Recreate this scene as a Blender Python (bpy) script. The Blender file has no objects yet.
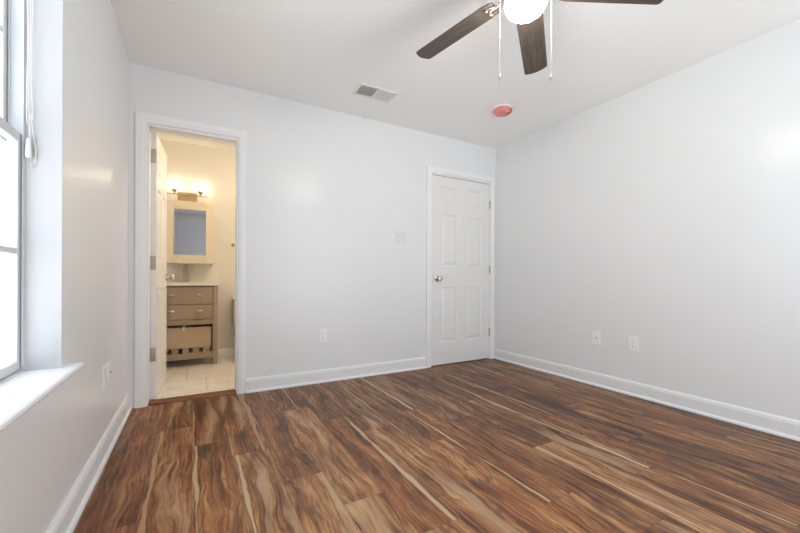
import bpy, bmesh, math, random
from mathutils import Vector, Matrix
PI = math.pi
scn = bpy.context.scene
COL = scn.collection

# ------------------------------------------------------------------ camera
cam_d = bpy.data.cameras.new('camera'); cam = bpy.data.objects.new('camera', cam_d); COL.objects.link(cam)
r_ = Vector((0.87220911, -0.48911339, 0.00439944)); u_ = Vector((-0.00362301, 0.00253392, 0.99999023)); f_ = Vector((0.489119757, 0.872216528, -0.000438046))
M = Matrix.Identity(4)
for i in range(3):
    M[i][0] = r_[i]; M[i][1] = u_[i]; M[i][2] = -f_[i]
M[0][3], M[1][3], M[2][3] = 0.411, -3.1763, 0.9264
cam.matrix_world = M
cam_d.sensor_width = 36; cam_d.lens = 365.336 / 800 * 36; cam_d.shift_y = 11.957 / 800
cam_d.clip_start = 0.02
scn.camera = cam

# ------------------------------------------------------------------ world, lights, exposure
W_STR = 3.9
world = bpy.data.worlds.new('overcast sky'); scn.world = world; world.use_nodes = True
bg = world.node_tree.nodes['Background']; bg.inputs[1].default_value = W_STR
_t = world.node_tree; _tc = _t.nodes.new('ShaderNodeTexCoord'); _sp = _t.nodes.new('ShaderNodeSeparateXYZ'); _mr = _t.nodes.new('ShaderNodeMapRange'); _mx = _t.nodes.new('ShaderNodeMix'); _mx.data_type = 'RGBA'
_mr.inputs[1].default_value = -.12; _mr.inputs[2].default_value = .12
_mx.inputs['A'].default_value = (1.36, 1.42, 1.47, 1)      # ground half of the world, brightened to throw light onto the ceiling
_mx.inputs['B'].default_value = (0.84, 0.91, 0.99, 1)      # hazy sky
_t.links.new(_tc.outputs['Generated'], _sp.inputs[0]); _t.links.new(_sp.outputs[2], _mr.inputs[0]); _t.links.new(_mr.outputs[0], _mx.inputs['Factor']); _t.links.new(_mx.outputs['Result'], bg.inputs[0])
scn.view_settings.view_transform = 'Standard'; scn.view_settings.look = 'None'
scn.cycles.max_bounces = 16; scn.cycles.diffuse_bounces = 10
scn.view_settings.exposure = 0.06; scn.view_settings.gamma = 1; scn.view_settings.use_curve_mapping = False

RW, YR, H = 3.4653, -4.0, 2.44          # room width, rear wall, ceiling height
WY0, WY1, WZ0, WZ1 = -2.42, -1.465, 0.605, 2.12     # window in the left wall
RX0, RX1, RZ0, RZ1 = 1.55, 3.20, 0.14, 2.12        # unseen window added in the rear wall for fill light

def portal(name, loc, rot, sx, sy):
    l = bpy.data.lights.new(name, 'AREA'); l.shape = 'RECTANGLE'; l.size = sx; l.size_y = sy
    l.cycles.is_portal = True
    o = bpy.data.objects.new(name, l); COL.objects.link(o); o.location = loc; o.rotation_euler = rot
portal('sky_portal', (-0.178, (WY0+WY1)/2, (WZ0+WZ1)/2), (0, -PI/2, 0), WZ1-WZ0, WY1-WY0)
portal('sky_portal', ((RX0+RX1)/2, YR-0.178, (RZ0+RZ1)/2), (PI/2, 0, 0), RX1-RX0, RZ1-RZ0)  # portal of the added rear window

# ------------------------------------------------------------------ materials
def lin(c): return tuple((x/255/12.92 if x/255 <= .04045 else ((x/255+.055)/1.055)**2.4) for x in c)
def mat(name, col, rough=.5, metal=0, bump=0, bscale=200, spec=.5, emis=None, estr=0, var=0, vscale=3):
    m = bpy.data.materials.new(name); m.use_nodes = True; nt = m.node_tree; b = nt.nodes['Principled BSDF']
    b.inputs['Base Color'].default_value = (*col, 1); b.inputs['Roughness'].default_value = rough
    b.inputs['Metallic'].default_value = metal; b.inputs['Specular IOR Level'].default_value = spec
    if emis: b.inputs['Emission Color'].default_value = (*emis, 1); b.inputs['Emission Strength'].default_value = estr
    tc = nt.nodes.new('ShaderNodeTexCoord')
    if bump:
        n = nt.nodes.new('ShaderNodeTexNoise'); n.inputs['Scale'].default_value = bscale; n.inputs['Detail'].default_value = 3
        bp = nt.nodes.new('ShaderNodeBump'); bp.inputs['Strength'].default_value = bump; bp.inputs['Distance'].default_value = .001
        nt.links.new(tc.outputs['Object'], n.inputs['Vector']); nt.links.new(n.outputs[0], bp.inputs['Height']); nt.links.new(bp.outputs[0], b.inputs['Normal'])
    if var:
        n = nt.nodes.new('ShaderNodeTexNoise'); n.inputs['Scale'].default_value = vscale; n.inputs['Detail'].default_value = 4
        mx = nt.nodes.new('ShaderNodeMix'); mx.data_type = 'RGBA'
        mx.inputs['A'].default_value = (*[c*(1-var) for c in col], 1); mx.inputs['B'].default_value = (*[min(1, c*(1+var)) for c in col], 1)
        nt.links.new(tc.outputs['Object'], n.inputs['Vector']); nt.links.new(n.outputs[0], mx.inputs['Factor']); nt.links.new(mx.outputs['Result'], b.inputs['Base Color'])
    return m
m_wall = mat('satin grey wall paint', (.80, .81, .82), .29, bump=.08, bscale=150, spec=.38, var=.012)
m_ceil = mat('ceiling paint', (.95, .955, .95), .8, bump=.15, bscale=120, var=.01)
m_trim = mat('white semi gloss trim', (.87, .87, .87), .35, bump=.03, bscale=80)
m_door = mat('door paint', (.80, .80, .795), .38, bump=.03, bscale=80)
m_wall_dark = mat('wall paint darkened at window', (.50, .50, .51), .5, bump=.1, bscale=150)  # same paint as the wall, colour lowered to offset strong window light
m_stool = mat('window stool paint', (.84, .84, .85), .4, bump=.05, bscale=100)
m_bath = mat('bathroom wall paint', (.74, .725, .695), .45, bump=.1, bscale=150)
m_vinyl = mat('white vinyl', (.60, .62, .64), .35, bump=.02)
m_plate = mat('white plastic plate', (.90, .90, .88), .3, bump=.01)
m_ivory = mat('ivory plastic plate', (.77, .765, .74), .35, bump=.01)
m_dark = mat('dark slot', (.03, .03, .03), .6, bump=.01)
m_slot = mat('grey slot', (.25, .24, .23), .6, bump=.01)
m_nickel = mat('brushed nickel', (.62, .58, .52), .25, 1, bump=.05, bscale=300)
m_hinge = mat('satin nickel hinge', (.50, .46, .38), .4, 1, bump=.05, bscale=300)
m_faucet = mat('brushed faucet metal', (.46, .39, .30), .38, 1, bump=.04, bscale=300)
m_brass = mat('aged brass', (.52, .40, .25), .42, 1, bump=.04, bscale=300)
m_bronze = mat('bronze hook', (.36, .24, .13), .35, .9, bump=.05)
m_van = mat('taupe vanity paint', (.37, .29, .215), .5, bump=.05, bscale=60, var=.05)
m_cer = mat('white ceramic', (.80, .78, .74), .12, bump=.01)
m_cord = mat('white cord', (.80, .80, .78), .7, bump=.05)
m_chainm = mat('bead chain metal', (.62, .62, .62), .35, .7, bump=.02)
m_pink = mat('pink plastic cover', (.80, .27, .27), .35, bump=.1, bscale=60, var=.2, vscale=14)
m_red = mat('red plastic', (.62, .10, .09), .35, bump=.05)
m_yel = mat('yellow green sticker', (.62, .55, .25), .5, bump=.02)
m_vent = mat('white enamel grille', (.80, .79, .765), .4, bump=.02)
m_duct = mat('dark duct', (.55, .54, .52), .7, bump=.1)
m_cab = mat('cream cabinet paint', (.76, .69, .57), .45, bump=.04, bscale=60)
m_kraft = mat('beige board', (.52, .41, .30), .7, bump=.05, var=.05)
m_paper = mat('paper tag', (.85, .82, .75), .8, bump=.02)
m_globe = mat('opal globe', (.95, .95, .93), .3, emis=(1, .965, .92), estr=88, bump=.01)
m_bulb = mat('warm bulb', (1, .95, .85), .3, emis=(1, .82, .58), estr=24, bump=.01)
m_thr = None

m_mirror = mat('mirror glass', (.62, .64, .68), .03, 1)
def glass_mat(name, tint, fac):
    m = bpy.data.materials.new(name); m.use_nodes = True; nt = m.node_tree
    for n in list(nt.nodes):
        if n.type != 'OUTPUT_MATERIAL': nt.nodes.remove(n)
    out = [n for n in nt.nodes if n.type == 'OUTPUT_MATERIAL'][0]
    t = nt.nodes.new('ShaderNodeBsdfTransparent'); t.inputs[0].default_value = (*tint, 1)
    g = nt.nodes.new('ShaderNodeBsdfGlossy'); g.inputs['Roughness'].default_value = .02
    fr = nt.nodes.new('ShaderNodeFresnel'); fr.inputs[0].default_value = fac
    mx = nt.nodes.new('ShaderNodeMixShader')
    ge = nt.nodes.new('ShaderNodeNewGeometry'); k = nt.nodes.new('ShaderNodeMath'); k.operation = 'SUBTRACT'; k.inputs[0].default_value = 1; k2 = nt.nodes.new('ShaderNodeMath'); k2.operation = 'MULTIPLY'
    nt.links.new(ge.outputs['Backfacing'], k.inputs[1]); nt.links.new(k.outputs[0], k2.inputs[0]); nt.links.new(fr.outputs[0], k2.inputs[1]); nt.links.new(k2.outputs[0], mx.inputs[0]); nt.links.new(t.outputs[0], mx.inputs[1]); nt.links.new(g.outputs[0], mx.inputs[2]); nt.links.new(mx.outputs[0], out.inputs[0])
    return m
m_glass = glass_mat('window glass', (.97, .98, .98), 1.4)
m_shade = glass_mat('clear shade glass', (.98, .98, .96), 1.25)

class NT:
    """small helper for node graphs"""
    def __init__(s, m): s.nt = m.node_tree
    def n(s, t, **k):
        x = s.nt.nodes.new(t)
        for a, v in k.items(): setattr(x, a, v)
        return x
    def l(s, a, b): s.nt.links.new(a, b)
    def m(s, op, a, b=None, c=None, clamp=False):
        x = s.n('ShaderNodeMath', operation=op, use_clamp=clamp)
        for i, v in enumerate((a, b, c)):
            if v is None: continue
            if isinstance(v, (int, float)): x.inputs[i].default_value = v
            else: s.l(v, x.inputs[i])
        return x.outputs[0]
    def vec(s, x, y, z):
        c = s.n('ShaderNodeCombineXYZ')
        for i, v in enumerate((x, y, z)):
            if isinstance(v, (int, float)): c.inputs[i].default_value = v
            else: s.l(v, c.inputs[i])
        return c.outputs[0]
    def noise(s, v, sc=1, det=3, rough=.55, dist=0):
        x = s.n('ShaderNodeTexNoise'); s.l(v, x.inputs['Vector'])
        x.inputs['Scale'].default_value = sc; x.inputs['Detail'].default_value = det; x.inputs['Roughness'].default_value = rough; x.inputs['Distortion'].default_value = dist
        return x.outputs[0]
    def ramp(s, f, stops, interp='LINEAR'):
        x = s.n('ShaderNodeValToRGB'); x.color_ramp.interpolation = interp
        e = x.color_ramp.elements
        while len(e) < len(stops): e.new(.5)
        for i, (p, c) in enumerate(stops):
            e[i].position = p; e[i].color = (*c, 1) if len(c) == 3 else c
        s.l(f, x.inputs[0]); return x.outputs[0]
    def mix(s, f, a, b):
        x = s.n('ShaderNodeMix', data_type='RGBA')
        for k, v in (('Factor', f), ('A', a), ('B', b)):
            if isinstance(v, (int, float)): x.inputs[k].default_value = v
            elif isinstance(v, tuple): x.inputs[k].default_value = (*v, 1)
            else: s.l(v, x.inputs[k])
        return x.outputs['Result']
    def maprange(s, v, a, b, c=0, d=1, smooth=True):
        x = s.n('ShaderNodeMapRange'); x.interpolation_type = 'SMOOTHSTEP' if smooth else 'LINEAR'
        s.l(v, x.inputs[0])
        for i, q in enumerate((a, b, c, d)):
            if isinstance(q, (int, float)): x.inputs[i+1].default_value = q
            else: s.l(q, x.inputs[i+1])
        return x.outputs[0]

PW, PL = 0.181, 1.19
def floor_material():
    m = bpy.data.materials.new('acacia plank floor'); m.use_nodes = True; g = NT(m)
    b = m.node_tree.nodes['Principled BSDF']
    uv = g.n('ShaderNodeUVMap', uv_map='plank'); sp = g.n('ShaderNodeSeparateXYZ'); g.l(uv.outputs[0], sp.inputs[0])
    u, v = sp.outputs[0], sp.outputs[1]
    A = g.n('ShaderNodeAttribute', attribute_name='pa'); a = g.n('ShaderNodeSeparateColor'); g.l(A.outputs['Color'], a.inputs[0])
    B = g.n('ShaderNodeAttribute', attribute_name='pb'); c = g.n('ShaderNodeSeparateColor'); g.l(B.outputs['Color'], c.inputs[0])
    tone, hue, off = a.outputs[0], a.outputs[1], a.outputs[2]
    su, sw, pale = c.outputs[0], c.outputs[1], c.outputs[2]
    o = g.m('MULTIPLY', off, 61.0)
    w1 = g.noise(g.vec(g.m('MULTIPLY', u, 5.0), g.m('MULTIPLY', v, 2.2), o), 1, 2)
    w2 = g.noise(g.vec(g.m('MULTIPLY', u, 3.0), g.m('MULTIPLY', v, 3.0), g.m('ADD', o, 9.0)), 1, 2)
    x = g.m('ADD', u, g.m('MULTIPLY', g.m('SUBTRACT', w1, .5), .13))
    x = g.m('ADD', x, g.m('MULTIPLY', g.m('SUBTRACT', w2, .5), .022))
    ring = g.noise(g.vec(g.m('MULTIPLY', x, 17.0), g.m('MULTIPLY', v, 1.1), o), 1, 4, .65)
    ring2 = g.noise(g.vec(g.m('MULTIPLY', x, 85.0), g.m('MULTIPLY', v, 2.0), g.m('ADD', o, 3.0)), 1, 3, .6)
    fine = g.noise(g.vec(g.m('MULTIPLY', u, 420.0), g.m('MULTIPLY', v, 9.0), o), 1, 2)
    blot = g.noise(g.vec(g.m('MULTIPLY', x, 11.0), g.m('MULTIPLY', v, 3.0), g.m('ADD', o, 21.0)), 1, 3, .6)
    s = g.m('ADD', g.m('MULTIPLY', ring, .90), g.m('MULTIPLY', ring2, .95))
    s = g.m('ADD', s, g.m('MULTIPLY', fine, .30))
    mot = g.noise(g.vec(g.m('MULTIPLY', x, 9.0), g.m('MULTIPLY', v, 4.5), g.m('ADD', o, 77.0)), 1, 4, .65)
    s = g.m('ADD', s, g.m('MULTIPLY', g.m('SUBTRACT', mot, .5), .60))
    s = g.m('ADD', g.m('MULTIPLY', g.m('SUBTRACT', s, 1.10), 1.25), tone)            # around tone
    wood = g.ramp(s, [(0.0, (.024, .009, .004)), (.20, (.070, .026, .010)), (.40, (.175, .075, .027)), (.60, (.31, .150, .060)), (.80, (.46, .265, .12)), (1, (.58, .38, .20))])
    red = g.mix(g.m('MULTIPLY', hue, .75), wood, g.ramp(s, [(0, (.045, .010, .003)), (.5, (.30, .088, .022)), (1, (.58, .27, .085))]))
    dk = g.maprange(blot, .54, .74)
    red = g.mix(g.m('MULTIPLY', dk, .75), red, (.035, .018, .012))
    vn = g.noise(g.vec(g.m('MULTIPLY', x, 13.0), g.m('MULTIPLY', v, 2.0), g.m('ADD', o, 31.0)), 1, 3, .6)
    vm = g.m('FRACT', g.m('MULTIPLY', vn, 7.0)); vein = g.m('SUBTRACT', 1.0, g.maprange(g.m('ABSOLUTE', g.m('SUBTRACT', vm, .5)), .03, .20))
    red = g.mix(g.m('MULTIPLY', vein, g.maprange(mot, .35, .65, .1, .6)), red, (.050, .022, .012))
    # pale sapwood patch on one side
    pn = g.noise(g.vec(g.m('MULTIPLY', x, 16.0), g.m('MULTIPLY', v, 1.4), g.m('ADD', o, 40.0)), 1, 3)
    pf = g.m('MULTIPLY', g.maprange(pn, .48, .66), pale)
    red = g.mix(pf, red, (.50, .33, .19))
    # sapwood streak with wandering centre line
    wob = g.noise(g.vec(g.m('MULTIPLY', v, 3.2), o, 0.0), 1, 2)
    wid = g.noise(g.vec(g.m('MULTIPLY', v, 3.0), g.m('ADD', o, 5.0), 0.0), 1, 2)
    ctr = g.m('ADD', su, g.m('MULTIPLY', g.m('SUBTRACT', wob, .5), .035))
    d = g.m('ABSOLUTE', g.m('SUBTRACT', u, ctr))
    hw = g.m('MULTIPLY', sw, g.m('MAXIMUM', 0.0, g.m('MULTIPLY', g.m('SUBTRACT', wid, .30), 4.0)))
    st = g.m('SUBTRACT', 1.0, g.maprange(d, g.m('MULTIPLY', hw, .6), g.m('ADD', g.m('MULTIPLY', hw, 1.15), .0012)))
    halo = g.m('MULTIPLY', g.m('SUBTRACT', 1.0, g.maprange(d, hw, g.m('ADD', hw, .010))), g.m('GREATER_THAN', sw, .0005))
    red = g.mix(g.m('MULTIPLY', halo, .3), red, (.045, .020, .012))
    stc = g.mix(ring2, (.44, .29, .155), (.60, .44, .27)); stc = g.mix(g.maprange(hue, .45, .95), stc, (.46, .25, .105))
    red = g.mix(g.m('MULTIPLY', st, .93), red, stc)
    # seams
    eu = g.m('MINIMUM', u, g.m('SUBTRACT', PW, u)); ev = g.m('MINIMUM', v, g.m('SUBTRACT', PL, v))
    e = g.m('MINIMUM', eu, ev); seam = g.m('SUBTRACT', 1.0, g.maprange(e, .0004, .0016))
    red = g.mix(g.m('MULTIPLY', seam, .55), red, (.03, .015, .01))
    g.l(red, b.inputs['Base Color'])
    b.inputs['Roughness'].default_value = .42; b.inputs['Specular IOR Level'].default_value = .40
    h = g.m('SUBTRACT', g.m('ADD', g.m('MULTIPLY', ring2, .25), g.m('MULTIPLY', fine, .3)), seam)
    bp = g.n('ShaderNodeBump'); bp.inputs['Strength'].default_value = .25; bp.inputs['Distance'].default_value = .0008
    g.l(h, bp.inputs['Height']); g.l(bp.outputs[0], b.inputs['Normal'])
    return m
m_floor = floor_material()

def wood_mat(name, c0, c1, c2, axis=0, sc=1.0, rough=.5, spec=.5):
    m = bpy.data.materials.new(name); m.use_nodes = True; g = NT(m); b = m.node_tree.nodes['Principled BSDF']
    tc = g.n('ShaderNodeTexCoord'); sp = g.n('ShaderNodeSeparateXYZ'); g.l(tc.outputs['Object'], sp.inputs[0])
    o = [sp.outputs[i] for i in range(3)]; k = [40*sc]*3; k[axis] = 3*sc
    vv = g.vec(*[g.m('MULTIPLY', o[i], k[i]) for i in range(3)])
    n = g.noise(vv, 1, 4, .6, .6); f = g.noise(vv, 5, 2)
    s = g.m('ADD', g.m('MULTIPLY', n, .8), g.m('MULTIPLY', f, .2))
    g.l(g.ramp(s, [(.3, c0), (.5, c1), (.7, c2)]), b.inputs['Base Color']); b.inputs['Roughness'].default_value = rough; b.inputs['Specular IOR Level'].default_value = spec
    bp = g.n('ShaderNodeBump'); bp.inputs['Strength'].default_value = .2; bp.inputs['Distance'].default_value = .0006; g.l(s, bp.inputs['Height']); g.l(bp.outputs[0], b.inputs['Normal'])
    return m
m_thr = wood_mat('threshold wood', (.10, .035, .014), (.17, .065, .028), (.25, .11, .05), 0)
m_blade = wood_mat('weathered oak blade', (.050, .036, .027), (.078, .058, .045), (.125, .099, .080), 0, 1.0, .5)

def marble():
    m = bpy.data.materials.new('marble look tile'); m.use_nodes = True; g = NT(m); b = m.node_tree.nodes['Principled BSDF']
    tc = g.n('ShaderNodeTexCoord'); o = tc.outputs['Object']
    n = g.noise(o, 3.2, 5, .6, 1.6)
    vein = g.m('SUBTRACT', 1.0, g.maprange(g.m('ABSOLUTE', g.m('SUBTRACT', n, .5)), .0, .022))
    cloud = g.noise(o, 2.0, 3)
    base = g.mix(cloud, (.74, .69, .62), (.88, .85, .80))
    base = g.mix(g.m('MULTIPLY', vein, .45), base, (.42, .36, .30))
    sp = g.n('ShaderNodeSeparateXYZ'); g.l(o, sp.inputs[0])
    ty = g.m('FRACT', g.m('DIVIDE', g.m('ADD', sp.outputs[1], 9.0), .46)); row = g.m('FLOOR', g.m('DIVIDE', g.m('ADD', sp.outputs[1], 9.0), .46))
    tx = g.m('FRACT', g.m('DIVIDE', g.m('ADD', sp.outputs[0], g.m('ADD', 8.86, g.m('MULTIPLY', row, .153))), .46))
    def edge(t): return g.m('MINIMUM', t, g.m('SUBTRACT', 1.0, t))
    e = g.m('MINIMUM', edge(tx), edge(ty)); gr = g.m('SUBTRACT', 1.0, g.maprange(e, .004, .009))
    g.l(g.mix(g.m('MULTIPLY', gr, .8), base, (.40, .35, .29)), b.inputs['Base Color']); b.inputs['Roughness'].default_value = .3
    return m
m_tile = marble()

# ------------------------------------------------------------------ mesh helpers
def box(bm, x0, y0, z0, x1, y1, z1, bev=0):
    vs = [bm.verts.new((x, y, z)) for x in (x0, x1) for y in (y0, y1) for z in (z0, z1)]
    fs = [(0, 1, 3, 2), (4, 6, 7, 5), (0, 4, 5, 1), (2, 3, 7, 6), (0, 2, 6, 4), (1, 5, 7, 3)]
    F = [bm.faces.new([vs[i] for i in f]) for f in fs]
    if bev > 0:
        es = list({e for f in F for e in f.edges})
        bmesh.ops.bevel(bm, geom=es, offset=bev, segments=2, affect='EDGES', profile=.5)
    return vs
def lathe(bm, prof, c=(0, 0, 0), axis='Z', seg=32):
    rings = []
    for r, h in prof:
        ring = []
        if r < 1e-6: r = 1e-5
        for i in range(seg):
            a = 2*PI*i/seg; p = (r*math.cos(a), r*math.sin(a), h)
            if axis == 'X': p = (p[2], p[0], p[1])
            elif axis == 'Y': p = (p[0], p[2], p[1])
            ring.append(bm.verts.new((p[0]+c[0], p[1]+c[1], p[2]+c[2])))
        rings.append(ring)
    for a, b in zip(rings, rings[1:]):
        for i in range(seg):
            bm.faces.new((a[i], a[(i+1) % seg], b[(i+1) % seg], b[i]))
    bm.faces.new(rings[0][::-1]); bm.faces.new(rings[-1])
def tube(bm, pts, r, seg=8):
    pts = [Vector(p) for p in pts]; rings = []
    for i, p in enumerate(pts):
        d = (pts[min(i+1, len(pts)-1)] - pts[max(i-1, 0)]).normalized()
        a = Vector((0, 0, 1)) if abs(d.z) < .9 else Vector((1, 0, 0))
        s = d.cross(a).normalized(); t = d.cross(s)
        rr = r[i] if isinstance(r, (list, tuple)) else r
        rings.append([bm.verts.new(p + rr*(math.cos(2*PI*k/seg)*s + math.sin(2*PI*k/seg)*t)) for k in range(seg)])
    for a, b in zip(rings, rings[1:]):
        for i in range(seg): bm.faces.new((a[i], a[(i+1) % seg], b[(i+1) % seg], b[i]))
    bm.faces.new(rings[0][::-1]); bm.faces.new(rings[-1])
def extrude_profile(bm, prof, p0, p1, out):
    """profile points (out, up) swept from p0 to p1"""
    p0, p1, out = Vector(p0), Vector(p1), Vector(out)
    A = [bm.verts.new(p0 + out*a + Vector((0, 0, b))) for a, b in prof]; B = [bm.verts.new(p1 + out*a + Vector((0, 0, b))) for a, b in prof]
    n = len(prof)
    for i in range(n): bm.faces.new((A[i], A[(i+1) % n], B[(i+1) % n], B[i]))
    bm.faces.new(A[::-1]); bm.faces.new(B)
def obj(name, bm, m, parent=None, loc=(0, 0, 0), smooth=False):
    bmesh.ops.recalc_face_normals(bm, faces=bm.faces)
    me = bpy.data.meshes.new(name); bm.to_mesh(me); bm.free()
    o = bpy.data.objects.new(name, me); COL.objects.link(o); me.materials.append(m)
    if parent: o.parent = parent
    o.location = loc
    if smooth:
        for p in me.polygons: p.use_smooth = True
        md = o.modifiers.new('edges', 'EDGE_SPLIT'); md.split_angle = math.radians(38)
    return o
def B(): return bmesh.new()
def mkbox(name, m, a, b, parent=None, bev=0):
    bm = B(); box(bm, *a, *b, bev); return obj(name, bm, m, parent)
def struct(o): o['kind'] = 'structure'; return o
def tag(o, label, cat, group=None):
    o['label'] = label; o['category'] = cat
    if group: o['group'] = group
    return o
def thing(name, loc, label, cat, group=None):
    o = bpy.data.objects.new(name, None); COL.objects.link(o); o.location = loc; o.empty_display_size = .1
    return tag(o, label, cat, group)

# ------------------------------------------------------------------ room shell
T = .12
def wall_with_holes(name, m, axis, p0, p1, a0, a1, holes):
    """wall slab; axis 'x' = runs along x with y in p0..p1; holes (a0,a1,z0,z1)"""
    bm = B(); A = sorted({a0, a1, *[h[0] for h in holes], *[h[1] for h in holes]}); Z = sorted({0, H, *[h[2] for h in holes], *[h[3] for h in holes]})
    def P(a, q, z): return (a, q, z) if axis == 'x' else (q, a, z)
    cache = {}
    def V(*k):
        k2 = tuple(round(c, 5) for c in P(*k))
        if k2 not in cache: cache[k2] = bm.verts.new(k2)
        return cache[k2]
    def solid(i, j):
        if i < 0 or j < 0 or i >= len(A)-1 or j >= len(Z)-1: return False
        ca, cz = (A[i]+A[i+1])/2, (Z[j]+Z[j+1])/2
        return not any(h[0] < ca < h[1] and h[2] < cz < h[3] for h in holes)
    for i in range(len(A)-1):
        for j in range(len(Z)-1):
            if not solid(i, j): continue
            for q in (p0, p1): bm.faces.new((V(A[i], q, Z[j]), V(A[i+1], q, Z[j]), V(A[i+1], q, Z[j+1]), V(A[i], q, Z[j+1])))
            if not solid(i-1, j): bm.faces.new((V(A[i], p0, Z[j]), V(A[i], p1, Z[j]), V(A[i], p1, Z[j+1]), V(A[i], p0, Z[j+1])))
            if not solid(i+1, j): bm.faces.new((V(A[i+1], p0, Z[j]), V(A[i+1], p1, Z[j]), V(A[i+1], p1, Z[j+1]), V(A[i+1], p0, Z[j+1])))
            if not solid(i, j-1): bm.faces.new((V(A[i], p0, Z[j]), V(A[i+1], p0, Z[j]), V(A[i+1], p1, Z[j]), V(A[i], p1, Z[j])))
            if not solid(i, j+1): bm.faces.new((V(A[i], p0, Z[j+1]), V(A[i+1], p0, Z[j+1]), V(A[i+1], p1, Z[j+1]), V(A[i], p1, Z[j+1])))
    return struct(obj(name, bm, m))
D1A, D1B, DH = .110, .708, 2.025       # bathroom opening
D2A, D2B = 2.570, 3.385                # closet door opening
YB = 1.60                              # bathroom far wall
wb = wall_with_holes('wall_back', m_wall, 'x', 0, T, -.2, RW+.2, [(D1A, D1B, 0, DH), (D2A, D2B, 0, DH)])
wall_with_holes('wall_left', m_wall, 'y', -.174, 0, YR-.174, 0, [(WY0, WY1, WZ0-.03, WZ1)])
mkbox('wall_right', m_wall, (RW, YR-.2, 0), (RW+.15, 0, H))['kind'] = 'structure'
wall_with_holes('wall_rear', m_wall, 'x', YR-.174, YR, 0, RW, [(RX0, RX1, RZ0-.03, RZ1)])  # opening for the added fill window
mkbox('ceiling', m_ceil, (-.2, YR-.2, H), (RW+.2, T+.0, H+.12))['kind'] = 'structure'
# bathroom shell
BX = 1.75
struct(mkbox('wall_bathroom_left', m_bath, (-.2, T, 0), (0, YB+.15, H)))
struct(mkbox('wall_bathroom_back', m_bath, (0, YB, 0), (BX, YB+.15, H)))
struct(mkbox('wall_bathroom_right', m_bath, (BX, T, 0), (BX+.12, YB+.15, H)))
bm = B(); box(bm, D1B+.06, T, 0, BX, T+.012, H); box(bm, 0, T, 0, D1A-.06, T+.012, H); box(bm, D1A-.06, T, DH+.06, D1B+.06, T+.012, H)
struct(obj('wall_bathroom_front', bm, m_bath))
struct(mkbox('ceiling_bathroom', m_ceil, (-.2, T, H), (BX+.12, YB+.15, H+.12)))
struct(mkbox('floor_bathroom', m_tile, (-.1, T-.01, -.1), (BX+.1, YB+.1, 0.0)))
# closet behind the second door
bm = B(); box(bm, D2A-.1, T, 0, RW+.1, T+.02, H); struct(obj('wall_closet', bm, m_wall))

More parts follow.
